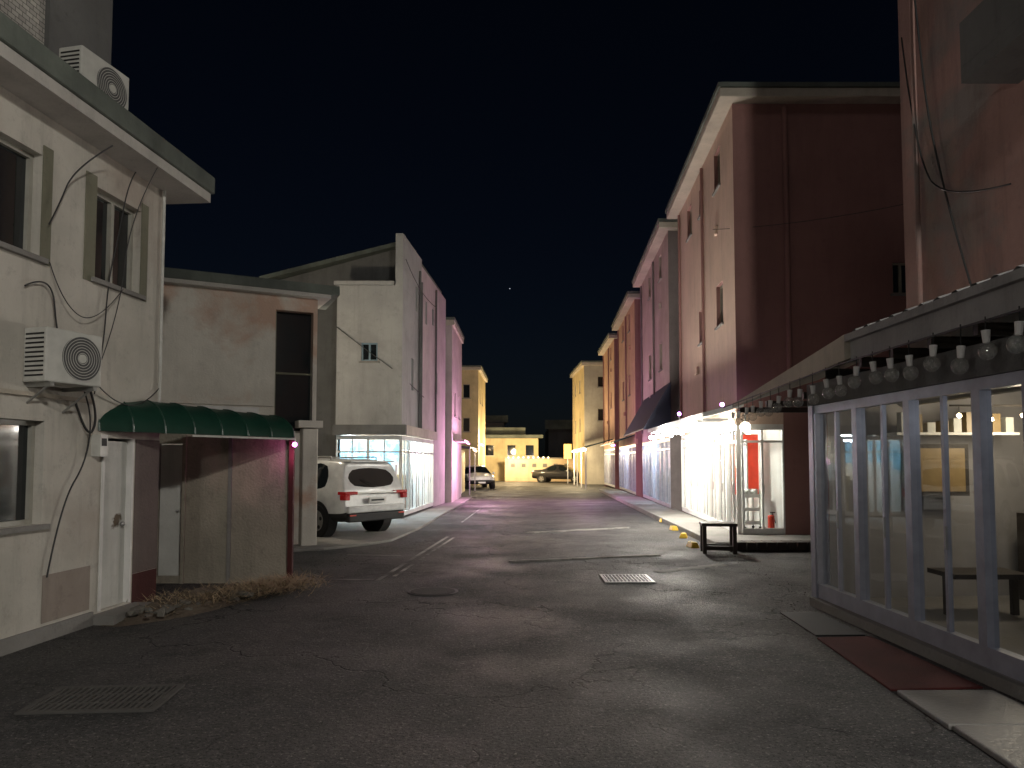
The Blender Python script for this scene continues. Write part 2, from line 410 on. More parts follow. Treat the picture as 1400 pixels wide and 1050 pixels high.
# ------------------------------------------------------------ building A (left near)
A = Obj('plaster_house')
fA = F((-5.07, 0), (-4.27, 8.85))
def sA(Y): return Y / fA.u.y
wA = [(sA(5.2), sA(6.8), 3.62, 4.6), (sA(7.58), sA(8.37), 3.62, 4.6), (sA(5.4), sA(6.94), 1.11, 2.08), (sA(7.79), sA(8.33), .12, 1.95), (sA(2.6), sA(4.2), 3.62, 4.6)]
skin(A, 'front_wall', M_A, fA, 0, fA.L, 0, 5.0, wA)
for w in (wA[0], wA[1], wA[2], wA[4]): window(A, fA, *w, mull=1, fm=M_frameo)
for w in (wA[0], wA[1]):
    A.box('olive_surround', M_green, fA, w[0] - .17, w[0] - .004, 0, .012, w[2] - .05, w[3] + .1)
    A.box('olive_surround', M_green, fA, w[1] + .004, w[1] + .13, 0, .012, w[2] - .05, w[3] + .1)
A.box('door', M_door, fA, wA[3][0] + .03, wA[3][1] - .03, -.1, -.05, .12, 1.92)
A.box('door_frame', M_white, fA, wA[3][0], wA[3][0] + .03, -.12, .02, .12, 1.95)
A.box('door_frame', M_white, fA, wA[3][1] - .03, wA[3][1], -.12, .02, .12, 1.95)
A.sph('door_knob', M_metal, fA.p(wA[3][1] - .12, -.02, 1.0), .03)
A.box('step', M_conc, fA, wA[3][0] - .1, wA[3][1] + .1, 0, .25, 0, .1)
A.box('string_course', M_eave, fA, 0, sA(7.6), .0, .03, 2.3, 2.34)
A.box('plinth', M_conc, fA, 0, wA[3][0] - .1, 0, .03, 0, .14)
M_stain = mat('bare_render', (.32, .27, .23), streak=.4)
A.box('render_patch', M_stain, fA, sA(6.98), sA(7.65), 0, .008, .17, .62)
pA = [(-10, 0), (-5.07, 0), (-4.27, 8.85), (-10, 9.3)]
f2 = F(pA[2], pA[3]); skin(A, 'end_wall', M_A, f2, 0, f2.L, 0, 5.0)
f2 = F(pA[0], pA[1]); skin(A, 'near_wall', M_A, f2, 0, f2.L, 0, 5.0)
A.prism('roof_slab', M_roof, offset_poly(pA, .42), 5.12, 5.34); A.opt('roof_slab', bevel=.02)
A.prism('soffit', M_soff, offset_poly(pA, .38), 5.0, 5.118)
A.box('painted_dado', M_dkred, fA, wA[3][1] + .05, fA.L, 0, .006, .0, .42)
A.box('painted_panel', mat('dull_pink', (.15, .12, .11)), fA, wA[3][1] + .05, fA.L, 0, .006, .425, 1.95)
f3 = F((-5.35, 2.5), (-4.78, 8.4))
skin(A, 'upper_storey_wall', M_brick, f3, 0, f3.L - 1.0, 5.34, 9.5)
A.box('upper_storey_pier', M_Cd, f3, f3.L - 1.0, f3.L, -.4, .05, 5.34, 9.5)
A.box('upper_storey_back', M_Cd, f3, 0, f3.L - .2, -4, -.41, 5.34, 9.45)
eA = A.done()
ac_unit((-4.36, 7.45, 5.36), math.radians(78), w=.66, h=.5, bracket=False)
ac_unit((-4.24, 6.88, 2.42), math.radians(72), w=.6, h=.5)
def pa(Y, z, n=.03): return fA.p(sA(Y), n, z)
for P, r in (([pa(8.2, 5.0), pa(8.0, 4.8, .08), pa(7.9, 4.2, .05), pa(7.75, 3.6, .04), pa(7.7, 2.9, .05), pa(7.6, 2.4)], .007),
             ([pa(8.1, 5.0, .35), pa(8.0, 4.4, .1), pa(7.95, 3.3, .05), pa(7.6, 2.6, .04)], .005),
             ([pa(6.9, 3.6), pa(7.0, 3.2, .1), pa(7.5, 3.1, .1), pa(8.0, 3.6, .05)], .005),
             ([pa(6.6, 3.3), pa(6.9, 3.5, .06), pa(7.0, 2.9, .05), pa(7.1, 2.5, .1)], .008),
             ([pa(7.3, 2.55, .2), pa(7.8, 2.35, .05), pa(8.4, 2.3, .06), pa(8.8, 2.6, .03)], .006),
             ([pa(7.2, 2.4, .2), pa(7.45, 2.2, .12), pa(7.5, 1.7, .04), pa(7.15, 1.3, .04), pa(7.0, .6, .03)], .008),
             ([pa(7.3, 2.4, .2), pa(7.55, 2.15, .12), pa(7.5, 1.9, .04), pa(7.3, 2.3, .04)], .012),
             ([pa(7.3, 4.9, .36), pa(7.1, 4.6, .1), pa(6.95, 4.15, .06), pa(6.85, 3.95, .05)], .008)):
    curve('cable', P, r, M_cable, eA)
curve('drainpipe', [pa(8.78, 5.0), pa(8.78, 3.0), pa(8.78, 2.35)], .02, M_ac, eA)
mt2 = Obj('electric_meter_box'); mt2.box('case', M_ac, fA, sA(7.62), sA(7.74), 0, .1, 1.75, 1.98); mt2.box('window', M_black, fA, sA(7.64), sA(7.72), .1, .104, 1.86, 1.94); mt2.done()
# ------------------------------------------------------------ awning
aw = Obj('green_awning')
Lp = Vector((-4.36, 7.72, 0)); Rp = Vector((-2.98, 10.0, 0)); ax = (Rp - Lp); n = 42; bk = Vector((-ax.y, ax.x, 0)).normalized()
def awp(t, a):
    h = .44 - .12 * t
    return Lp + ax * t + bk * (.5 * (1 - math.cos(a))) + Vector((0, 0, 2.02 + h * math.sin(a)))
b = aw.bm('canvas', M_awn); rows = []
for i in range(n + 1):
    t = i / n; row = []
    for k in range(11):
        a = k / 10 * math.pi / 2
        row.append(b.verts.new(awp(t, a) - Vector((0, 0, .02 * abs(math.sin(t * math.pi * 7)) * math.sin(2 * a)))))
    rows.append(row)
for i in range(n):
    for k in range(10): b.faces.new([rows[i][k], rows[i + 1][k], rows[i + 1][k + 1], rows[i][k + 1]])
aw.opt('canvas', smooth=True)
for t in (0, 1):
    b = aw.bm('end_cheeks', M_awn); b.faces.new([b.verts.new(awp(t, k / 10 * math.pi / 2)) for k in range(11)] + [b.verts.new(awp(t, math.pi / 2) - Vector((0, 0, .44 - .12 * t)))])
fw = F(Lp, Rp)
aw.box('valance', M_ac, fw, 1.1, fw.L, .0, .01, 1.99, 2.015)
for i in range(8):
    t = i / 7
    pts = [awp(t, k / 8 * math.pi / 2) for k in range(9)]
    for k in range(8): aw.cyl('ribs', M_awn, pts[k], pts[k + 1], .012, 6)
aw.box('back_rail', M_metal, fw, 0, fw.L, -.54, -.5, 2.28, 2.33)
aw.done()
# ------------------------------------------------------------ shed
sh = Obj('storage_shed')
fs = F((-5.05, 10.3), (-3.1, 10.3))
skin(sh, 'front_wall', M_shed, fs, 0, fs.L, 0, 2.1, [(.07, .42, .1, 1.95)], .1)
sh.box('door', M_door, fs, .09, .40, -.09, -.05, .1, 1.93); sh.sph('door_knob', M_metal, fs.p(.35, -.03, 1.0), .025)
fs2 = F((-3.1, 10.3), (-3.75, 11.9)); skin(sh, 'side_wall', M_shed, fs2, 0, fs2.L, 0, 2.1)
sh.bx('corner_post', M_dkred, -3.115, -3.05, 10.22, 10.29, 0, 2.0)
sh.bx('pilaster', M_conc, -3.98, -3.93, 10.275, 10.298, 0, 2.08)
sh.bx('panel_edge', M_shed, -4.62, -4.57, 10.26, 10.297, 0, 2.08)
sh.prism('roof', M_roof, [(-5.2, 10.25), (-3.06, 10.25), (-3.7, 12.0), (-5.2, 12.0)], 2.105, 2.16)
sh.done()
pl = Obj('purple_led_lamp'); pl.sph('bulb', E_mag, (-3.0, 10.1, 1.93), .034); pl.cyl('stem', M_metal, (-3.0, 10.1, 1.95), (-3.0, 10.1, 2.02), .008, 6); point('glow', (-2.98, 10.08, 1.78), 4, (1, .25, .6), .03, pl.e); pl.done()
M_stone = mat('rubble', (.15, .14, .12), streak=0, bump=.4)
db = Obj('rubble_pile'); b = db.bm('mound', mat('soil', (.12, .095, .07), bump=.8, bscale=20, streak=0))
N = 40
vs = []
for i in range(N + 1):
    for j in range(13):
        t = i / N; q = j / 12
        p = Vector((-4.45, 7.75, 0)).lerp(Vector((-3.15, 10.2, 0)), t); d = Vector((.88, -.47, 0))
        wdt = .7 + .25 * math.sin(t * 5)
        h = .14 * math.sin(math.pi * min(1, .02 + q * .98)) * math.sin(math.pi * t) * (1 + random.uniform(-.4, .5)) - .004
        vs.append(b.verts.new(p + d * (q - .35) * wdt + Vector((random.uniform(-.02, .02), random.uniform(-.02, .02), h))))
for i in range(N):
    for j in range(12): b.faces.new([vs[i * 13 + j], vs[(i + 1) * 13 + j], vs[(i + 1) * 13 + j + 1], vs[i * 13 + j + 1]])
for i in range(26):
    t = random.random() * .75; p = Vector((-4.3, 7.9, 0)).lerp(Vector((-3.2, 10.0, 0)), t); s = random.uniform(.04, .15)
    c = p + Vector((random.uniform(-.1, .5), random.uniform(-.3, .1), .04 + random.uniform(0, .06)))
    bb = db.bm('stones', M_stone)
    r = bmesh.ops.create_icosphere(bb, subdivisions=1, radius=.6, matrix=Matrix.Translation(c) @ Matrix.Rotation(random.uniform(0, 3), 4, 'Z') @ Matrix.Rotation(random.uniform(-.4, .4), 4, 'X') @ Matrix.Diagonal((s * 1.6, s, s * .6, 1)))
    for v in r['verts']: v.co += Vector([random.uniform(-.015, .015) for _ in range(3)])
db.done()
wd = Obj('dry_weeds'); b = wd.bm('blades', mat('straw', (.40, .31, .19), streak=0, bump=0, dirt=0))
for i in range(4200):
    t = random.random() ** .6; p = Vector((-4.15, 8.3, 0)).lerp(Vector((-2.98, 10.0, 0)), t) + Vector((random.gauss(.14, .19), random.gauss(-.07, .18), random.uniform(.02, .15)))
    a = random.uniform(0, 6.28); l = random.uniform(.06, .24); dr = Vector((math.cos(a), math.sin(a), random.uniform(-.1, .6))).normalized() * l; w = Vector((-dr.y, dr.x, 0)).normalized() * .005
    b.faces.new([b.verts.new(p - w), b.verts.new(p + w), b.verts.new(p + dr)])
wd.opt('blades', recalc=False); wd.done()

# ------------------------------------------------------------ building B
B = Obj('white_flat_roof_house')
P4 = [(-7.4, 13.02), (-3.97, 14.8), (-4.48, 15.78), (-7.9, 14.0)]
fB = F(P4[0], P4[1]); L = fB.L
skin(B, 'front_wall', M_B, fB, 0, L, 0, 5.0, [(L - .82, L - .08, 2.3, 4.72)], .25)
B.box('stair_window', M_glassd, fB, L - .82, L - .08, -.25, -.22, 2.3, 4.72)
B.box('stair_window_frame', M_green, fB, L - .82, L - .78, -.22, -.15, 2.3, 4.72)
B.box('stair_window_frame', M_green, fB, L - .78, L - .08, -.22, -.18, 3.45, 3.49)
for k in (1, 2, 3): f = F(P4[k], P4[(k + 1) % 4]); skin(B, 'other_walls', M_B, f, 0, f.L, 0, 5.0)
pB = offset_poly(P4, .25); pB[1] = (pB[1][0] + .12, pB[1][1] + .06); pB[2] = (pB[2][0] + .2, pB[2][1] + .1)
B.prism('roof_slab', M_roof, pB, 5.08, 5.26); B.prism('roof_soffit', M_soff, offset_poly(P4, .22), 5.0, 5.078)
B.box('gate_pier', M_B, fB, L - .32, L - .02, .0, .3, 0, 2.35); B.box('pier_cap', M_B, fB, L - .42, L + .05, -.0, .4, 2.36, 2.5); B.opt('gate_pier', bevel=.02)
B.box('low_panel', M_white, fB, 1.7, 2.75, 0, .06, 1.6, 2.75)
B.box('lintel', M_B, fB, .6, L - .85, .0, .05, 2.78, 2.84)
eB = B.done()

# ------------------------------------------------------------ building C
C = Obj('grey_shop_building')
cn = (-3.2, 21.2); cf = (-2.67, 29.2)
fC = F((-5.12, 21.2), cn); LC = fC.L
skin(C, 'front_wall', M_C, fC, 0, LC, 2.75, 6.85, [(.72, 1.2, 4.62, 5.16)], .1)
window(C, fC, .72, 1.2, 4.62, 5.16, .1, fm=plain('blue_frame', (.12, .2, .25), .5), mull=1)
fCs = F(cn, cf)
opsC = [(1.3, 1.65, 3.9, 4.9), (1.9, 2.2, 6.5, 7.3), (3.6, 3.9, 6.4, 7.2), (5.6, 6.1, 4.2, 5.0), (4.9, 5.2, 6.6, 7.2)]
skin(C, 'street_wall_grey', M_C, fCs, 0, 2.9, 2.75, 8.4, opsC[:2], .12)
skin(C, 'street_wall_pink_lit', M_pink, fCs, 2.9, fCs.L, 2.75, 8.2, opsC[2:], .12)  # far stretch of the wall, pink light put into its plaster
for w in opsC: window(C, fCs, *w, depth=.12, mull=0, sill=False)
fC0 = F((-9, 22.4), (-5.12, 22.4)); skin(C, 'recessed_wall', M_Cd, fC0, 0, fC0.L, 0, 6.6)
C.quad('return_wall', M_Cd, [(-5.12, 21.2, 0), (-5.12, 22.4, 0), (-5.12, 22.4, 6.85), (-5.12, 21.2, 6.85)])
C.prism('parapet_cap', M_C, [(-5.2, 21.1), (-3.45, 21.1), (-3.45, 21.45), (-5.2, 21.45)], 6.86, 6.96)
C.quad('upper_front', M_Cd, [(-7.5, 22.6, 6.6), (-3.4, 22.6, 6.6), (-3.4, 22.6, 8.4), (-7.5, 22.6, 7.3)])
C.prism('shed_roof', M_roof, [(-7.8, 22.3, -1.15), (-3.3, 22.3, 0), (-2.85, 29.3, 0), (-7.8, 29.3, -1.15)], 8.42, 8.55)
C.quad('parapet_end', M_C, [(-3.2, 21.2, 6.85), (-3.42, 21.2, 6.85), (-3.42, 21.2, 8.4), (-3.2, 21.2, 8.4)])
C.quad('parapet_top', M_C, [(-3.2, 21.2, 8.4), (-3.0, 24.1, 8.4), (-3.4, 24.1, 8.4), (-3.42, 21.2, 8.4)])
C.quad('terrace', M_conc, [(-5.12, 21.2, 6.8), (-3.2, 21.2, 6.8), (-3.1, 22.6, 6.8), (-5.12, 22.6, 6.8)])
C.quad('back_wall', M_Cd, [(-9, 29.2, 0), (-2.67, 29.2, 0), (-2.67, 29.2, 8.2), (-9, 29.2, 7)])
C.quad('floor', M_conc, [(-5.1, 21.25, .1), (-3.2, 21.25, .1), (-2.8, 27, .1), (-5.1, 27, .1)])
C.quad('ceiling', M_int, [(-5.12, 21.2, 2.75), (-3.2, 21.2, 2.75), (-2.8, 27, 2.75), (-5.12, 27, 2.75)])
C.quad('inner_wall', M_int, [(-5.0, 21.3, .1), (-5.0, 27, .1), (-5.0, 27, 2.75), (-5.0, 21.3, 2.75)])
C.quad('inner_wall', M_int, [(-5.0, 26.6, .1), (-2.85, 26.6, .1), (-2.85, 26.6, 2.75), (-5.0, 26.6, 2.75)])
shopfront(C, fC, .02, LC - .04, .1, 2.45, 2, fm=M_white, tr=1.95)
C.box('fascia_board', M_Cd, fC, -.05, LC + .15, 0, .22, 2.46, 2.75)
shopfront(C, fCs, .05, 5.3, .1, 2.45, 5, fm=M_white, tr=1.95)
C.box('fascia_board_side', M_eave, fCs, 0, 5.3, 0, .15, 2.46, 2.75)
skin(C, 'ground_floor_pink_lit', M_pink, fCs, 5.3, fCs.L, 0, 2.75)
for k in range(7):
    a = .12 + k * .25
    C.quad('frosted_film', M_film, [fC.p(a, -.06, 1.45 + .1 * ((k * 3) % 4)), fC.p(a + .235, -.06, 1.45 + .1 * ((k * 5) % 4)), fC.p(a + .235, -.06, 2.3), fC.p(a, -.06, 2.3)])
C.box('shop_counter', M_wood, fC, .4, 1.5, -2.2, -1.6, .1, 1.1)
for k in range(5): C.box('shelf_goods_%d' % k, (M_redp, M_ac, M_wood, M_yel, M_metal)[k], fC, .2 + k * .32, .4 + k * .32, -4, -3.7, .1, .8 + .3 * (k % 3))
for k in range(7): C.box('display_goods_%d' % (k % 3), (M_wood, M_dullyel, M_metal)[k % 3], fCs, .4 + k * .7, .7 + k * .7, -.9, -.6, .1, .9 + .35 * (k % 3))
for s_, z0, z1 in ((2.4, 2.75, 7.9), (2.7, 2.75, 7.6), (5.5, 2.75, 8.0)):
    C.cyl('downpipes', M_Cd, fCs.p(s_, .05, z0), fCs.p(s_, .05, z1), .035, 8)
point('shop_light', (-4.1, 22.6, 2.45), 560, (.74, .9, 1), .2, C.e)
point('shop_light', (-3.9, 24.8, 2.4), 190, (1, .86, .62), .2, C.e)
eC = C.done()
curve('cable', [(-3.1, 21.1, 7.6), (-2.9, 23, 6.9), (-2.7, 26, 7.2)], .012, M_cable, eC)
curve('cable', [(-5.1, 21.1, 5.6), (-4.2, 21.1, 4.9), (-3.2, 21.05, 4.2), (-2.9, 24, 3.8)], .012, M_cable, eC)

# ------------------------------------------------------------ generic block
def block(name, pts, z1, mats, wins=(), over=.35, z0=0, eh=.22, roofm=None, fm=None):
    o = Obj(name)
    for k in range(len(pts)):
        f = F(pts[k], pts[(k + 1) % len(pts)])
        m = mats[k % len(mats)]
        ops = [w[1:5] for w in wins if w[0] == k]
        skin(o, 'walls_%d' % k, m, f, 0, f.L, z0, z1, ops, .12)
        for w in ops: window(o, f, *w, depth=.12, mull=1 if w[1] - w[0] > .7 else 0, fm=fm)
    o.prism('roof_slab', roofm or M_roof, offset_poly(pts, over + .03), z1 + eh, z1 + eh + .1)
    o.prism('eaves', M_eave, offset_poly(pts, over), z1 + .002, z1 + eh - .003); o.opt('eaves', bevel=.015)
    return o
D = block('pink_building', [(-7, 29.4), (-2.42, 29.4), (-2.35, 34), (-7, 34)], 7.2, [M_pink], [(1, 1, 1.7, 3.6, 4.6), (1, 3, 3.6, 3.6, 4.6)], over=.08)
D.bx('canopy', M_pink, -2.35, -1.95, 30, 33.6, 2.5, 2.6)
D.done()
mg = Obj('magenta_neon_lamp'); mg.box('tube', E_mag, W, -1.94, -1.9, -32.9, -31.2, 2.45, 2.49); point('glow', (-1.2, 30.6, 2.0), 520, (1, .5, .82), .2, mg.e); mg.done()
Eb = block('yellow_building', [(-4.4, 52), (-2.4, 52), (-2.2, 60), (-4.4, 60)], 8.2, [M_E], [(0, .9, 1.4, 6.2, 7.2), (0, .9, 1.4, 3.8, 4.8), (1, 2, 2.6, 6, 7), (1, 4, 4.6, 6, 7)], over=.2); Eb.done()

Fh = Obj('flat_roof_house')
Fh.bx('walls', M_E, -3.2, 2.3, 64, 70, 0, 3.7)
Fh.prism('roof', M_roof, [(-3.6, 63.5), (2.7, 63.5), (2.7, 70.4), (-3.6, 70.4)], 3.72, 4.0)
Fh.prism('upper_roof', M_roof, [(-2.6, 65), (1.2, 65), (1.0, 69), (-2.4, 69)], 4.003, 4.7)
for x in (-2.3, -.4, 1.2):
    Fh.bx('windows', M_glassd, x, x + .7, 63.97, 63.99, 2.2, 3.1); Fh.bx('window_frames', M_white, x - .05, x + .75, 63.975, 63.995, 2.15, 2.2)
Fh.done()
F2 = Obj('dark_roof_house'); F2.bx('walls', M_C, -4.4, -.8, 74, 80, 0, 5.6)
F2.prism('roof', M_roof, [(-4.9, 73.5), (-.4, 73.5), (-1.0, 80), (-4.4, 80)], 5.6, 6.3); F2.bx('windows', M_glassd, -3.6, -2.2, 73.95, 73.99, 3.9, 5.0); F2.done()
F3 = Obj('distant_house'); F3.bx('walls', M_Cd, 4, 10, 80, 88, 0, 5.2); F3.bx('walls', M_Cd, -1, 3, 90, 96, 0, 4.4); F3.prism('roof', M_roof, [(3.6, 79.5), (10.4, 79.5), (9, 88), (5, 88)], 5.2, 6.2); F3.done()
Wl = Obj('garden_wall'); Wl.bx('wall', mat('wall_warm', (.55, .44, .3)), -.6, 5.5, 61.8, 62, 0, 1.9); Wl.bx('coping', M_conc, -.65, 5.55, 61.75, 62.05, 1.9, 2.0)
for i in range(6): Wl.bx('vent_blocks', M_Cd, -.1 + i * .9, .25 + i * .9, 61.77, 61.795, 1.2, 1.5)
Wl.done()
def lamp_string(name, pts, r, em, cord=.01):
    o = Obj(name)
    for p in pts: o.sph('bulbs', em, p, r, 1)
    for a, b_ in zip(pts[:-1], pts[1:]): o.cyl('cord', M_cable, Vector(a) + Vector((0, 0, r)), Vector(b_) + Vector((0, 0, r)), cord, 5)
    return o
ls = lamp_string('string_lights', [(-.3 + .42 * i, 61.6, 2.02) for i in range(9)], .04, E_warm); point('glow', (.2, 58.8, 2.6), 2000, (1, .74, .4), .2, ls.e); ls.done()
ls = lamp_string('string_lights', [(-2.05 + .02 * i, 42.0 - .9 * i, 2.28) for i in range(6)], .035, E_warm); point('glow', (-.9, 41.5, 2.6), 420, (1, .84, .66), .2, ls.e); ls.done()  # added fill light, placed to brighten the white sedan's front
ls = lamp_string('string_lights', [(-2.25 + .01 * i, 57 - .9 * i, 2.9) for i in range(6)], .035, E_warm); ls.box('wall_rail', M_metal, F((-2.28, 57.5), (-2.36, 52)), 0, 5.5, -.02, .02, 2.94, 2.98); point('glow', (-1.6, 52.5, 3.2), 600, (1, .76, .42), .2, ls.e); ls.done()
Sx = Obj('market_stall'); Sx.bx('walls', M_E, -4.6, -2.7, 37, 42, 0, 2.3); Sx.prism('canopy', M_awnblue, [(-4.6, 36.7, .25), (-2.1, 36.7, 0), (-2.0, 42.2, 0), (-4.6, 42.2, .25)], 2.35, 2.43); Sx.bx('door', M_white, -2.69, -2.66, 38, 39, 0, 2)
Sx.bx('posts', M_metal, -2.15, -2.1, 36.8, 36.85, 0, 2.35); Sx.bx('posts', M_metal, -2.15, -2.1, 42, 42.05, 0, 2.35); Sx.done()

# ------------------------------------------------------------ right row
def row_building(name, nc, fc, xb, z1, fm_front, fm_side, sidewins, frontwins=(), gfz=2.75, inten=60, incol=(1, .85, .65), panels=6, room=1.9, intm=None, frame=None, front_glass=None):
    o = Obj(name)
    fr = F(nc, (xb, nc[1])); sd = F(fc, nc)
    skin(o, 'front_wall', fm_front, fr, 0, fr.L, gfz, z1, [w for w in frontwins], .12)
    skin(o, 'front_wall_ground', fm_front, fr, front_glass or 0, fr.L, 0, gfz)
    skin(o, 'street_wall', fm_side, sd, 0, sd.L, gfz, z1, sidewins, .14)
    for w in sidewins: window(o, sd, *w, depth=.14, mull=0)
    for w in frontwins: window(o, fr, *w, depth=.12, mull=1, fm=M_Gf)
    o.quad('rear_wall', fm_front, [(fc[0], fc[1], 0), (xb, fc[1], 0), (xb, fc[1], z1), (fc[0], fc[1], z1)])
    o.quad('back_side', fm_front, [(xb, nc[1], 0), (xb, fc[1], 0), (xb, fc[1], z1), (xb, nc[1], z1)])
    pts = [nc, (xb, nc[1]), (xb, fc[1]), fc]
    o.prism('eaves', M_eave, offset_poly(pts, .34), z1 + .002, z1 + .2); o.opt('eaves', bevel=.02)
    o.prism('roof_slab', M_roof, offset_poly(pts, .38), z1 + .203, z1 + .3)
    im = intm or M_int; xi = max(nc[0], fc[0]) + room
    o.quad('ceiling', im, [(nc[0], nc[1], gfz), (xi, nc[1], gfz), (xi, fc[1], gfz), (fc[0], fc[1], gfz)])
    o.quad('floor', M_tile, [(nc[0], nc[1] + .02, .16), (xi, nc[1] + .02, .16), (xi, fc[1] - .02, .16), (fc[0], fc[1] - .02, .16)])
    o.quad('inner_wall', im, [(xi, nc[1] + .03, .16), (xi, fc[1], .16), (xi, fc[1], gfz), (xi, nc[1] + .03, gfz)])
    o.quad('inner_wall', im, [(fc[0] + .1, fc[1] - .05, .16), (xi, fc[1] - .05, .16), (xi, fc[1] - .05, gfz), (fc[0] + .1, fc[1] - .05, gfz)])
    shopfront(o, sd, 0.02, sd.L - .08, .14, gfz - .25, panels, tr=2.1, fm=frame)
    o.box('lintel', fm_side, sd, 0, sd.L, -.1, .01, gfz - .248, gfz - .002)
    if front_glass:
        shopfront(o, fr, .08, front_glass, .14, gfz - .25, 1, tr=2.1, fm=frame)
        o.box('front_lintel', fm_side, fr, .08, front_glass, -.1, .008, gfz - .248, gfz - .002)
    rnd = random.Random(name)
    k = nc[1] + 1
    while k < fc[1] - 1:
        wh = rnd.random() < .5
        o.bx('shelves' if wh else 'dark_shelves', M_white if wh else M_wood, xi - .35, xi - .02, k, k + .8, .16, 1.0 + rnd.random())
        o.bx('curtains', M_ac, nc[0] + .45 + .06 * (k - nc[1]), nc[0] + .48 + .06 * (k - nc[1]), k, k + .35, .3, 2.2)
        k += 1.6
    for s_ in (.35, sd.L * .55):
        o.cyl('wall_pipes', fm_front, sd.p(s_, .05, 2.9), sd.p(s_, .05, z1 - .1), .04, 8)
    for s_, z_ in ((sd.L * .4, 4.1), (sd.L * .75, 7.2)):
        o.box('vent_covers', fm_side, sd, s_, s_ + .2, 0, .08, z_, z_ + .2)
    point('shop_light', ((nc[0] + fc[0]) / 2 + .8, nc[1] + (fc[1] - nc[1]) * .4, 2.45), inten, incol, .15, o.e)
    return o
def sw(fc, nc, items):
    f = F(fc, nc); k = f.L / (fc[1] - nc[1])
    return [((fc[1] - b_) * k, (fc[1] - a) * k, z0, z1) for a, b_, z0, z1 in items]
nc, fc = (4.87, 15.8), (5.37, 23.2)
G = row_building('salmon_shop_building', nc, fc, 9.6, 9.6, M_Gf, M_Gs, sw(fc, nc, [(17.1, 17.75, 8.3, 9.25), (19.2, 19.7, 8.35, 9.1), (20.9, 21.6, 8.3, 9.2), (17.0, 17.7, 4.95, 5.95), (19.3, 19.95, 4.9, 5.8)]), [(3.45, 3.85, 5.35, 6.05)], inten=480, incol=(1, .93, .82), panels=7, frame=M_white, front_glass=1.0)
G.cyl('downpipe', M_Gf, (6.0, 15.73, 2.9), (6.0, 15.73, 9.5), .06, 10)
G.bx('partition', M_int, 5.95, 6.0, 15.85, 18.6, .16, 2.5)
G.bx('red_panel', M_redp, 5.36, 5.92, 17.6, 17.64, .9, 2.35)
G.done()
nc, fc = (5.28, 24.4), (5.75, 32.2)
row_building('greypink_shop_building', nc, fc, 9.5, 9.5, M_Kf, M_K, sw(fc, nc, [(26, 26.6, 8.3, 9.2), (29, 29.6, 8.3, 9.2), (26, 26.7, 5, 6), (29, 29.7, 5, 6)]), inten=480, incol=(.7, .83, 1), panels=7).done()
nc, fc = (5.75, 34), (6.15, 42)
row_building('orange_shop_building', nc, fc, 9.5, 9.3, M_Gf, M_L, sw(fc, nc, [(36, 36.6, 8.2, 9.1), (39, 39.7, 8.2, 9.1), (36, 36.7, 5, 6), (39, 39.7, 5, 6)]), inten=400, incol=(.85, .9, 1), panels=6).done()
nc, fc = (6.1, 43.4), (6.3, 50)
row_building('brown_shop_building', nc, fc, 9.5, 9.0, M_Gf, M_L, sw(fc, nc, [(45, 45.6, 8.0, 8.8), (45, 45.7, 5, 6)]), inten=400, incol=(1, .78, .48), panels=5).done()
N_ = block('beige_corner_building', [(5.35, 54), (9.5, 54), (9.5, 62), (5.15, 62)], 8.8, [M_N, M_N, M_N, M_E], [(0, 1.0, 1.6, 4.7, 5.6), (0, 1.0, 1.6, 7.2, 8.0), (3, 2, 2.6, 7, 8), (3, 5, 5.6, 7, 8), (3, 2, 2.6, 4, 5), (3, 5, 5.6, 4, 5)], over=.2); N_.done()  # street side takes yellow plaster to stand for the yellow light on it
def canopy(name, e0, e1, w0, w1, z0, z1, m, th=.1):
    o = Obj(name)
    o.hexa('sheet', m, [(*p, z) for p, z in ((e0, z0), (e1, z0), (w1, z1), (w0, z1))] + [(*p, z + th) for p, z in ((e0, z0), (e1, z0), (w1, z1), (w0, z1))])
    return o
c1 = canopy('shop_canopy', (4.0, 15.3), (4.35, 23.4), (4.86, 15.3), (5.36, 23.2), 2.62, 2.85, M_white)
f = F((4.35, 23.4), (4.0, 15.3))
for i in range(14): c1.box('brackets', M_white, f, f.L * (i + .5) / 14 - .015, f.L * (i + .5) / 14 + .015, -.6, -.05, 2.56, 2.615)
c1.done()
ls = lamp_string('string_lights', [(4.03 + .036 * i, 15.6 + .75 * i, 2.45 - .05 * (i % 2)) for i in range(11)], .07, E_white)
point('glow', (3.85, 16.6, 2.25), 400, (1, .95, .84), .12, ls.e); point('glow', (4.0, 20.2, 2.25), 520, (1, .95, .85), .12, ls.e); ls.done()
ld = Obj('globe_lamp'); ld.sph('globe', emis('globe', (1, .9, .7), 9), (4.9, 15.35, 2.42), .11, 3); ld.opt('globe', smooth=True); ld.cyl('stem', M_metal, (4.9, 15.35, 2.5), (4.9, 15.35, 2.7), .02); ld.done()
for i, p in enumerate([(4.1, 17.9, 2.86), (4.45, 15.45, 2.9)]):
    ld = Obj('purple_led_lamp'); ld.sph('bulb', E_purple, p, .045); ld.cyl('stem', M_metal, (p[0], p[1], p[2] - .14), p, .01, 6); point('glow', (p[0] - .12, p[1] - .1, p[2] + .05), 1.2, (.5, .25, 1), .05, ld.e); ld.done()
c2 = canopy('navy_awning', (4.35, 24.2), (4.8, 31.5), (5.27, 24.2), (5.7, 31.5), 2.75, 4.3, M_awnblue, .04)
c2.quad('end_cheek', M_awnblue, [(4.35, 24.2, 2.75), (5.27, 24.2, 2.75), (5.27, 24.2, 4.3)]); c2.done()
canopy('green_canopy', (4.75, 34.2), (5.1, 42), (5.74, 34.2), (6.1, 42), 2.55, 2.9, M_awn, .06).done()
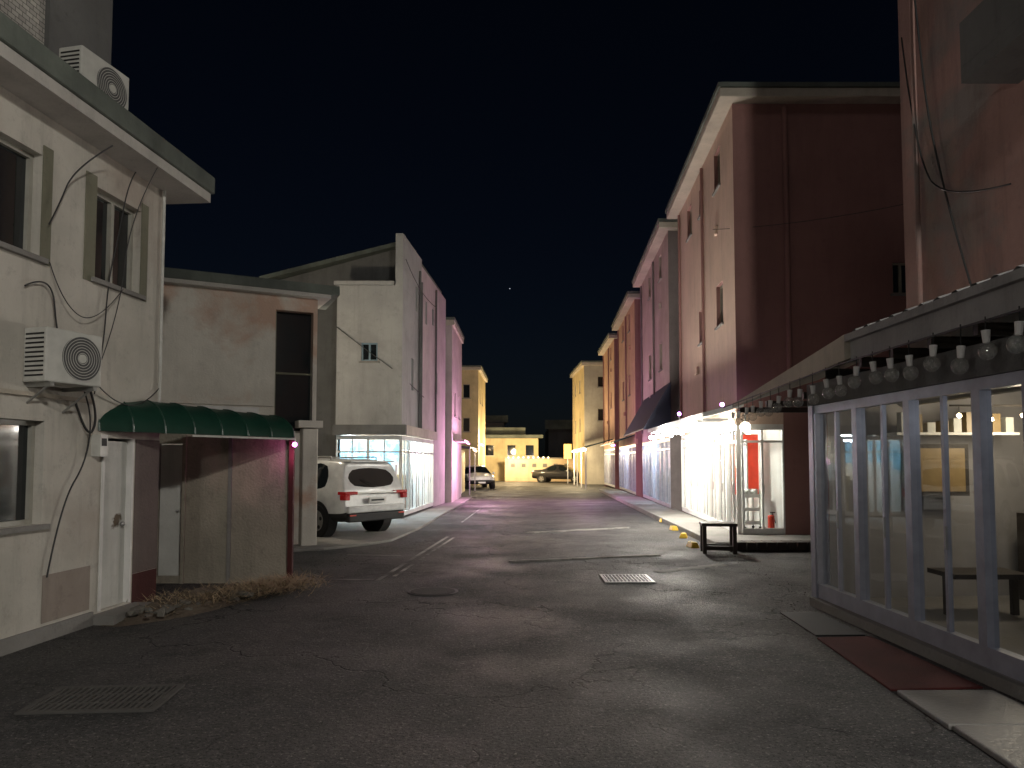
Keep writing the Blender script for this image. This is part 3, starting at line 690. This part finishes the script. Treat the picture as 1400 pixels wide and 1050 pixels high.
c4 = canopy('green_canopy', (4.4, 44), (4.4, 52.6), (6.1, 44), (6.3, 52.6), 2.5, 3.0, M_awn, .06)
for y in (44.2, 47, 50, 52.4): c4.cyl('posts', M_white, (4.45, y, 0), (4.45, y, 2.5), .04)
c4.done()
ls = lamp_string('string_lights', [(4.38, 44 + .95 * i, 2.4) for i in range(10)], .08, E_warm); point('glow', (4.0, 46, 2.2), 550, (1, .8, .48), .15, ls.e); point('glow', (4.0, 51.5, 2.2), 750, (1, .78, .45), .15, ls.e); ls.done()
sg = Obj('lit_shop_sign'); sg.bx('box', emis('sign_face', (1, .62, .12), 1.6), 3.95, 4.5, 55.5, 55.7, 1.9, 3.0); sg.bx('post', M_metal, 4.2, 4.26, 55.56, 55.64, 0, 1.9); sg.done()
mg = Obj('purple_neon_lamp'); mg.bx('tube', E_purple, 4.6, 4.64, 33.0, 33.9, 2.4, 2.44); point('glow', (3.2, 31.5, 1.7), 240, (1, .5, .95), .15, mg.e); mg.done()

# ------------------------------------------------------------ building H + extension
H = Obj('rose_corner_building')
fH = F((4.9, 9.0), (4.9, -2))
skin(H, 'street_wall', M_H, fH, 0, fH.L, 2.8, 11.0, [(3.2, 4.4, 6.4, 7.8)], .14)
window(H, fH, 3.2, 4.4, 6.4, 7.8)
fH2 = F((12, 9.0), (4.9, 9.0)); skin(H, 'end_wall', M_H, fH2, 0, fH2.L, 0, 11)
H.prism('roof_slab', M_roof, [(4.5, -2), (12, -2), (12, 9.4), (4.5, 9.4)], 11.0, 11.25)
H.quad('inner_wall', M_intb, [(7.2, -2, .1), (7.2, 8.99, .1), (7.2, 8.99, 2.8), (7.2, -2, 2.8)])
fI = F((7.2, 8.96), (3.72, 8.62))
skin(H, 'inner_end_wall', M_intb, fI, 0, fI.L, .1, 2.8)
H.quad('near_end_wall', M_intb, [(3.8, 1.2, 0), (12, 1.2, 0), (12, 1.2, 2.8), (3.8, 1.2, 2.8)])
H.quad('floor', M_tile, [(3.7, -2, .1), (7.2, -2, .1), (7.2, 8.97, .1), (3.65, 8.68, .1)])
H.quad('ceiling', M_intb, [(3.7, -2, 2.6), (7.2, -2, 2.6), (7.2, 8.97, 2.6), (3.65, 8.68, 2.6)])
fX = F((3.6, 8.7), (3.8, 1.9))
shopfront(H, fX, 0, fX.L, .1, 2.36, 7, top=.1, kick=.16, pw=.1)
H.box('sill', M_conc, fX, -.05, fX.L, -.2, .08, 0, .098)
H.box('end_post', M_frame, fX, -.12, -.002, -.15, .02, 0, 2.36)
H.box('header', M_Cd, fX, -.12, fX.L, -.15, .03, 2.362, 2.62)
b = H.bm('extension_roof', mat('corrugated_roof', (.34, .335, .33), streak=.4)); prev = None
for i in range(121):
    y = 1.5 + (7.3 - 1.5) * i / 120; zz = .025 * math.sin(i * 1.3)
    r = [b.verts.new((3.38, y, 2.98 + zz)), b.verts.new((4.9, y, 3.45 + zz))]
    if prev: b.faces.new([prev[0], r[0], r[1], prev[1]])
    prev = r
fE = F((3.4, 7.3), (3.4, 1.5))
M_fas = mat('weathered_fascia', (.36, .35, .34), col2=(.2, .2, .195), streak=.6)
H.box('fascia', M_fas, fE, 0, fE.L, -.03, .0, 2.72, 2.95)
H.box('gutter', M_fas, fE, 0, fE.L, .003, .06, 2.90, 2.97)
for i in range(10): H.box('rafters', M_wood, fE, .1 + i * .6, .16 + i * .6, -1.4, -.03, 2.63, 2.72)
b = H.bm('side_canopy', M_eave)
v = [b.verts.new(p) for p in ((3.36, 7.35, 2.72), (3.5, 11.6, 2.55), (3.5, 11.6, 2.60), (3.36, 7.35, 2.98), (4.9, 7.35, 3.4), (4.9, 11.6, 3.1), (4.9, 7.35, 3.3), (4.9, 11.6, 3.0))]
for q in ((0, 1, 2, 3), (3, 2, 5, 4), (0, 6, 7, 1), (0, 3, 4, 6), (1, 7, 5, 2)): b.faces.new([v[i] for i in q])
for y in (8.9, 10.2, 11.4): H.box('canopy_rafters', M_wood, F((3.5, y), (4.9, y)), 0.05, 1.38, -.03, .03, 2.46, 2.54)
# interior contents
H.bx('counter', M_ac, 5.2, 6.1, 3.6, 4.6, .1, 1.0); H.bx('cabinet', M_wood, 6.6, 7.1, 4.8, 5.8, .1, 2.0)
H.bx('wall_cabinet', M_wood, 5.9, 6.9, 8.25, 8.6, .1, 1.1)
for j in range(12):
    xx = 5.95 + j * .075; H.cyl('bottles_%d' % (j % 3), (M_dullyel, M_awn, M_metal)[j % 3], (xx, 8.4, 1.1), (xx, 8.4, 1.1 + random.uniform(.16, .3)), .026, 8)
H.bx('picture_frame', M_wood, 4.6, 5.3, 8.5, 8.54, 1.3, 1.9); H.bx('picture', M_dullyel, 4.65, 5.25, 8.49, 8.497, 1.35, 1.85)
H.bx('high_shelf', M_white, 4.4, 5.8, 8.35, 8.6, 2.0, 2.03)
for j in range(9):
    xx = 4.48 + j * .15; H.bx('shelf_jars_%d' % (j % 2), (M_ac, M_dullyel)[j % 2], xx, xx + .09, 8.4, 8.5, 2.032, 2.032 + random.uniform(.1, .24))
H.bx('low_table', M_wood, 4.5, 5.3, 7.5, 8.0, .5, .55)
for x in (4.55, 5.25): H.bx('low_table', M_wood, x - .03, x + .03, 7.7, 7.76, .1, .497)
H.bx('shelf', M_white, 6.8, 7.15, 6.5, 7.6, .1, 1.6)
for x0, x1, z0, z1 in ((6.0, 6.3, 1.5, 1.95), (5.2, 5.6, 1.4, 2.0), (4.3, 4.75, 1.5, 2.1), (6.4, 6.6, 1.9, 2.2)): H.bx('notice_papers', M_white, 7.16, 7.19, x0, x1, z0, z1)
H.bx('microwave', M_white, 5.0, 5.4, 4.9, 5.5, 1.0, 1.3); H.bx('stand', M_wood, 4.95, 5.45, 4.85, 5.55, .1, .99)
H.bx('microwave_door', M_glassd, 4.99, 4.998, 4.95, 5.3, 1.04, 1.26)
H.bx('partition_posts', M_wood, 5.5, 5.58, 7.2, 7.28, .1, 2.6); H.bx('partition_posts', M_wood, 5.0, 5.06, 6.6, 6.66, .1, 2.6)
H.cyl('ceiling_duct', M_metal, (4.5, 2, 2.4), (4.5, 8.4, 2.4), .08)
for j in range(6): H.sph('pendant_bulbs', E_warm, (4.9 + .35 * j, 8.0, 2.2 - .04 * (j % 2)), .028, 1)
for j in range(5): H.sph('pendant_bulbs', E_warm, (6.2, 7.3 - .6 * j, 2.15), .028, 1)
H.bx('pendant_rail', M_wood, 4.8, 6.8, 7.99, 8.01, 2.3, 2.32); H.bx('pendant_rail', M_wood, 6.19, 6.21, 4.8, 7.5, 2.24, 2.26)
for j in range(6): H.cyl('pendant_cords', M_cable, (4.9 + .35 * j, 8.0, 2.2), (4.9 + .35 * j, 8.0, 2.3), .004, 5)
for j in range(5): H.cyl('pendant_cords', M_cable, (6.2, 7.3 - .6 * j, 2.15), (6.2, 7.3 - .6 * j, 2.25), .004, 5)
H.cyl('wall_pipe', M_H, (4.85, 8.6, 3.3), (4.85, 8.6, 10.9), .03)
H.bx('balcony_ledge', M_Cd, 4.35, 4.9, 4.2, 6.9, 5.35, 5.5)
H.bx('balcony_panel', M_Cd, 4.35, 4.4, 4.2, 6.9, 5.503, 5.95)
point('shop_light', (5.3, 4.8, 2.3), 22, (.9, .92, 1), .3, H.e); point('shop_light', (5.6, 7.8, 2.1), 42, (1, .84, .62), .2, H.e)
eH = H.done()
curve('cable', [(4.88, 8.8, 9.5), (4.8, 8.4, 6.6), (4.86, 8.2, 5.0), (4.86, 7.6, 3.4)], .012, M_cable, eH)
curve('cable', [(4.88, 8.9, 7), (4.8, 8.5, 5.2), (4.86, 8.0, 4.6), (4.86, 7.0, 4.4)], .01, M_cable, eH)
def stool(loc):
    o = Obj('round_stool', loc); o.cyl('seat', M_wood, (0, 0, .44), (0, 0, .49), .17, 20)
    for k in range(4):
        a = k * math.pi / 2 + .4; o.cyl('leg_%d' % k, M_metal, (.1 * math.cos(a), .1 * math.sin(a), .45), (.17 * math.cos(a), .17 * math.sin(a), 0), .012, 8)
    pr = None
    for k in range(13):
        a = k * math.tau / 12; p = (.145 * math.cos(a), .145 * math.sin(a), .18)
        if pr: o.cyl('ring', M_metal, pr, p, .008, 6)
        pr = p
    o.done()
stool((4.25, 5.6, .1)); stool((4.6, 6.2, .1)); stool((5.2, 7.2, .1))
sb = Obj('festoon_bulbs')
for i in range(20):
    y = 4.75 + i * .34 + random.uniform(-.05, .05)
    x = 3.34 + .007 * (y - 5); z = 2.62 if y < 7.3 else 2.62 - .035 * (y - 7.3); jz = random.uniform(-.05, .03); dx = random.uniform(-.03, .03)
    sb.cyl('sockets', M_white, (x, y, z - .02 + jz), (x + dx * .4, y, z - .11 + jz), .03, 10, .022)
    sb.cyl('drops', M_cable, (x, y, z + .1), (x, y, z - .02 + jz), .005, 5)
    sb.sph('glass_bulbs', M_bulb, (x + dx, y, z - .168 + jz), .06, 3, (1, 1, 1.08))
sb.opt('glass_bulbs', smooth=True)
for i in range(20):
    y = 4.7 + i * .34; sb.cyl('cord', M_cable, (3.33, y, 2.69 - (.035 * max(0, y - 7.3))), (3.33 + .003, y + .34, 2.69 - .035 * max(0, y + .34 - 7.3)), .009, 5)
sb.done()

# ------------------------------------------------------------ street objects on right
bn = Obj('low_wooden_table_frame', (3.85, 13.75, 0), math.radians(-8))
for x in (-.27, .27):
    bn.bx('legs', M_wood, x - .035, x + .035, -.22, -.15, 0, .5); bn.bx('legs', M_wood, x - .035, x + .035, .15, .22, 0, .5)
bn.bx('top', M_wood, -.32, .32, -.24, .24, .502, .56); bn.bx('stretcher', M_wood, -.235, .235, -.2, -.16, .06, .14); bn.bx('stretcher', M_wood, -.235, .235, .16, .2, .06, .14)
bn.opt('top', bevel=.01); bn.done()
dk = Obj('wooden_deck')
for i in range(9): dk.bx('boards', M_wood, 4.25 + i * .19, 4.42 + i * .19, 13.9, 14.28, 0.02, .17)
dk.done()
for x, y, r in ((4.22, 20.6, .1), (4.0, 18.2, .2), (3.82, 16.4, -.1), (3.58, 14.6, .3)):
    o = Obj('yellow_parking_stop', (x, y, 0), r + 1.4)
    o.hexa('body', M_yel, ((-.16, -.09, 0), (.16, -.09, 0), (.16, .09, 0), (-.16, .09, 0), (-.12, -.05, .11), (.12, -.05, .11), (.12, .05, .11), (-.12, .05, .11)))
    o.opt('body', bevel=.015)
    o.bx('stripe', M_black, -.03, .03, -.052, .052, .09, .113); o.done()
tr = Obj('white_utility_trolley', (5.38, 16.7, .16), .2)
for z in (.12, .42, .72): tr.bx('shelves', M_white, -.2, .2, -.16, .16, z, z + .03); tr.bx('lips', M_white, -.2, .2, -.17, -.161, z, z + .08)
for x in (-.19, .19):
    for y in (-.15, .15): tr.cyl('posts', M_metal, (x, y, .04), (x, y, .9), .012, 8); tr.sph('castors', M_black, (x, y, .035), .035)
tr.cyl('handle', M_metal, (-.19, .15, .9), (.19, .15, .9), .012, 8)
for i in range(6): tr.bx('boxes' if i % 2 else 'cartons', M_ac if i % 2 else M_white, -.18 + .06 * i, -.13 + .06 * i, -.1, .1, .752, .85 + .03 * (i % 3))
tr.done()
fx = Obj('fire_extinguisher', (5.62, 15.95, .16)); fx.cyl('tank', M_redp, (0, 0, 0), (0, 0, .34), .07, 20); fx.sph('dome', M_redp, (0, 0, .34), .07, 3, (1, 1, .6)); fx.cyl('valve', M_metal, (0, 0, .37), (0, 0, .43), .02); fx.bx('handle', M_black, -.02, .09, -.012, .012, .42, .44); fx.cyl('hose', M_black, (.03, 0, .41), (.09, -.02, .2), .01, 6); fx.done()
curve('overhead_wire', [(4.6, 16.5, 7.0), (9, 12, 6.6)], .006, M_cable, None, .2)

# ------------------------------------------------------------ cars
def paint(name, col): return plain(name, col, .3, 0, .8)
def car(name, loc, rz, st, pm, wb, wr=.36, tail=True, sidegl=(), wsh=None, sc=1):
    o = Obj(name, loc, rz, sc)
    b = bmesh.new(); rings = []
    for (xl, xb, xr, zb, zt, zr, ws, wbt, wrf) in st:
        h = [(xl, 0, zb), (xl, ws * .94, zb), (xl, ws, zb + .22), (xb, wbt + .01, zt - .1), (xb, wbt - .03, zt), (xr, wrf, max(zt + .01, zr - .07)), (xr, wrf - .13, zr), (xr, 0, zr + .015)]
        rings.append([b.verts.new(p) for p in h] + [b.verts.new((p[0], -p[1], p[2])) for p in h[6:0:-1]])
    n = len(rings[0])
    for i in range(len(rings) - 1):
        for k in range(n):
            f = b.faces.new([rings[i][k], rings[i + 1][k], rings[i + 1][(k + 1) % n], rings[i][(k + 1) % n]])
            if k in (1, 12) or k in (0, 13): f.material_index = 2
            if i in sidegl and k in (4, 9): f.material_index = 1
            if i == wsh and k in (4, 5, 6, 7, 8, 9): f.material_index = 1
    for ring, rear in ((rings[0], True), (rings[-1], False)):
        m = lambda k: ring[n - k]
        f0 = b.faces.new([ring[0], ring[1], ring[2], m(2), m(1)]); f0.material_index = 2
        for k in range(2, 6):
            f = b.faces.new([ring[k], ring[k + 1], m(k + 1), m(k)])
            if rear and k == 4 and tail: f.material_index = 1
        b.faces.new([ring[6], ring[7], m(6)])
    cl = b.edges.layers.float.new('crease_edge')
    for f in b.faces:
        for e in f.edges:
            if len({g_.material_index for g_ in e.link_faces}) > 1: e[cl] = .75
    bmesh.ops.recalc_face_normals(b, faces=b.faces)
    me = bpy.data.meshes.new('body'); b.to_mesh(me); b.free()
    for m in (pm, M_glassd, M_black): me.materials.append(m)
    for p in me.polygons: p.use_smooth = True
    ob = bpy.data.objects.new('body', me); scn.collection.objects.link(ob); ob.parent = o.e
    md = ob.modifiers.new('s', 'SUBSURF'); md.levels = 2; md.render_levels = 2
    W2 = max(s[6] for s in st)
    for x in wb:
        for sgn in (-1, 1):
            o.cyl('wheel_arch', M_black, (x, sgn * (W2 - .25), wr + .02), (x, sgn * (W2 + .005), wr + .02), wr + .07, 32)
            o.cyl('tyre', M_black, (x, sgn * (W2 - .2), wr), (x, sgn * (W2 + .02), wr), wr, 32)
            o.cyl('rim', M_metal, (x, sgn * (W2 + .01), wr), (x, sgn * (W2 + .026), wr), wr * .66, 24)
            for k in range(5):
                a = k * math.tau / 5 + .3; rr = .47 * wr; o.cyl('rim_gaps', M_black, (x + rr * math.cos(a), sgn * (W2 + .01), wr + rr * math.sin(a)), (x + rr * math.cos(a), sgn * (W2 + .03), wr + rr * math.sin(a)), .045, 10)
    return o
white = paint('white_car_paint', (.66, .67, .66)); darkp = paint('black_car_paint', (.02, .02, .022))
suv_st = [
 (.06, .10, .30, .40, 1.10, 1.68, .84, .88, .74), (.0, .05, .26, .36, 1.08, 1.70, .90, .93, .77), (.14, .18, .4, .33, 1.07, 1.76, .96, .965, .79),
 (.6, .6, .68, .32, 1.06, 1.79, .97, .97, .80), (1.42, 1.42, 1.42, .30, 1.05, 1.81, .97, .97, .80), (1.52, 1.52, 1.52, .30, 1.05, 1.81, .97, .97, .80),
 (2.42, 2.42, 2.42, .30, 1.04, 1.80, .97, .97, .79), (2.52, 2.52, 2.52, .30, 1.04, 1.79, .97, .97, .79), (3.35, 3.45, 2.8, .30, 1.04, 1.73, .97, .96, .72),
 (3.5, 3.55, 3.6, .30, 1.02, 1.12, .97, .95, .72), (4.4, 4.4, 4.4, .32, .95, 1.04, .95, .90, .68), (4.7, 4.68, 4.66, .38, .85, .92, .86, .82, .6)]
suv = car('white_suv', (-3.0, 16.3, .05), math.radians(143), suv_st, white, (.95, 3.8), .37, True, (3, 5, 7), 8, .95)
E_tail = plain('tail_light_red', (.35, .008, .01), .25, emit=(1, .03, .03), es=.04)
for s_ in (-1, 1):
    yy = lambda a, c: (s_ * a, s_ * c) if s_ > 0 else (s_ * c, s_ * a)
    suv.bx('tail_lights', E_tail, -.03, .24, *yy(.60, .965), .98, 1.05)
    suv.bx('tail_lights', E_tail, -.025, .16, *yy(.82, .965), .86, .978)
    suv.bx('bumper_reflectors', M_redp, -.055, -.03, *yy(.66, .84), .5, .53)
    suv.cyl('roof_rails', M_metal, (.8, s_ * .70, 1.84), (2.7, s_ * .70, 1.83), .02, 8)
    for x in (.8, 2.7): suv.cyl('rail_feet', M_metal, (x, s_ * .70, 1.77), (x, s_ * .70, 1.84), .02, 8)
    suv.sph('door_mirrors', white, (3.15, s_ * 1.05, 1.12), .11, 2, (.7, 1, .8))
    for x in (1.75, 2.75): suv.bx('door_handles', M_metal, x, x + .18, *yy(.965, .99), .93, .955)
suv.opt('tail_lights', bevel=.012)
suv.bx('garnish', M_metal, -.03, .0, -.6, .6, 1.0, 1.03)
suv.bx('rear_bumper', white, -.05, .1, -.88, .88, .56, .72); suv.opt('rear_bumper', bevel=.04)
suv.bx('bumper_trim', M_black, -.045, .1, -.86, .86, .36, .555); suv.opt('bumper_trim', bevel=.03)
suv.bx('number_plate', M_white, -.035, .0, -.26, .26, .78, .9)
suv.bx('plate_digits', M_black, -.038, -.036, -.2, .2, .82, .86)
suv.bx('roof_spoiler', white, .12, .45, -.68, .68, 1.71, 1.75); suv.opt('roof_spoiler', bevel=.015)
suv.cyl('wiper', M_black, (.05, -.05, 1.15), (.16, .35, 1.33), .01, 6)
suv.done()
sed = [
 (.05, .08, .1, .35, .90, .98, .78, .76, .62), (.0, .03, .06, .32, .92, 1.0, .84, .82, .66), (.5, .5, .45, .28, .92, 1.02, .90, .88, .7), (.9, .85, .95, .28, .92, 1.04, .9, .88, .7),
 (1.2, 1.1, 1.5, .27, .92, 1.40, .9, .88, .6), (2.1, 2.1, 2.1, .27, .92, 1.45, .9, .88, .62), (2.2, 2.2, 2.2, .27, .92, 1.45, .9, .88, .62), (3.0, 3.2, 2.6, .27, .92, 1.38, .9, .88, .58),
 (3.3, 3.35, 3.4, .27, .9, .98, .9, .86, .66), (4.2, 4.2, 4.2, .3, .76, .84, .86, .82, .6), (4.5, 4.48, 4.45, .35, .66, .72, .76, .7, .5)]
def sedan(loc, rz, pm, nm='white_sedan'):
    o = car(nm, loc, rz, sed, pm, (.85, 3.6), .31, False, (4, 6), 7)
    for s_ in (-1, 1):
        o.bx('headlights', M_ac, 4.32, 4.44, *((.5, .76) if s_ > 0 else (-.76, -.5)), .6, .7); o.bx('tail_lights', M_redp, -.0, .1, *((.5, .8) if s_ > 0 else (-.8, -.5)), .75, .86)
        o.sph('door_mirrors', pm, (3.0, s_ * .98, .95), .09, 2)
    o.bx('grille', M_black, 4.46, 4.5, -.4, .4, .42, .55); o.bx('number_plate', M_white, 4.5, 4.51, -.22, .22, .36, .46)
    o.done()
sedan((-2.75, 48.8, 0), math.radians(-78), white)
sedan((1.8, 59.5, 0), math.radians(-18), darkp, 'black_sedan')

# ------------------------------------------------------------ street lamp behind, added fill lamps
s1 = Obj('hidden_fill_lamp'); s1.cyl('pole', M_C, (4.62, -4.0, 0), (4.62, -4.0, 7.2), .1, 16, .07); s1.cyl('arm', M_metal, (4.6, -4.0, 7.1), (4.2, -3.9, 7.35), .04)
s1.sph('head', M_metal, (4.1, -3.88, 7.38), .2, 2, (1.7, .8, .4)); s1.sph('lens', emis('lamp_lens', (1, .97, .88), 8), (4.1, -3.88, 7.30), .13, 2, (1.5, 1, .4))
point('glow', (4.1, -3.88, 7.1), 2500, (1, .965, .89), .25, s1.e); s1.done()
s3 = Obj('fascia_fill_lamp'); s3.cyl('arm', M_metal, (-5.0, -2.5, 3.4), (-3.6, -2.5, 3.6), .03); s3.sph('globe', emis('fill_globe', (.95, .95, 1), 6), (-3.6, -2.5, 3.45), .14); point('glow', (-3.4, -2.5, 3.3), 260, (1, .95, .9), .15, s3.e); s3.done()  # added lamp behind the camera, brightens the shop fascia
s2 = Obj('hidden_fill_lamp'); s2.cyl('pole', M_C, (-6.4, 16.3, 0), (-6.4, 16.3, 5.0), .07); s2.sph('head', M_metal, (-5.9, 16.9, 5.0), .16, 2, (1.4, 1, .5)); s2.cyl('arm', M_metal, (-6.4, 16.3, 4.95), (-5.9, 16.9, 5.0), .03)
point('glow', (-5.7, 17.1, 4.75), 300, (1, .86, .66), .15, s2.e); s2.done()  # added lamp hidden behind the white house, warms the facades opposite
st = Obj('bright_star'); st.sph('disc', emis('star', (.8, .85, 1), .7), (-1.1, 360, 87.5), .26, 1); st.done()

# ------------------------------------------------------------ world, added ambient fill
w = bpy.data.worlds.new('World'); scn.world = w; w.use_nodes = True
nt = w.node_tree; bg = nt.nodes['Background']; sky = nn(nt, 'ShaderNodeTexSky', sky_type='NISHITA')
sky.sun_disc = False; sky.sun_elevation = math.radians(35); sky.sun_rotation = math.radians(160)
cc = mixc(nt, 1.0, sky.outputs[0], (.7, .82, 1.12), 'MULTIPLY')
nt.links.new(cc, bg.inputs[0]); bg.inputs[1].default_value = .0009
sl = bpy.data.lights.new('ambient_fill', 'SUN'); sl.energy = .08; sl.angle = .2; sl.color = (1, .95, .9)  # added fill sun that raises the ambient light, not a moon
so = bpy.data.objects.new('ambient_fill', sl); so.rotation_euler = (math.radians(55), 0, math.radians(-20)); scn.collection.objects.link(so)

cam = bpy.data.cameras.new('camera'); co = bpy.data.objects.new('camera', cam); scn.collection.objects.link(co)
co.location = (0, 0, 1.7); co.rotation_euler = (math.radians(93), 0, 0); cam.sensor_width = 36; cam.lens = 25.714; cam.shift_y = .038; cam.clip_end = 1000; cam.clip_start = .05
scn.camera = co
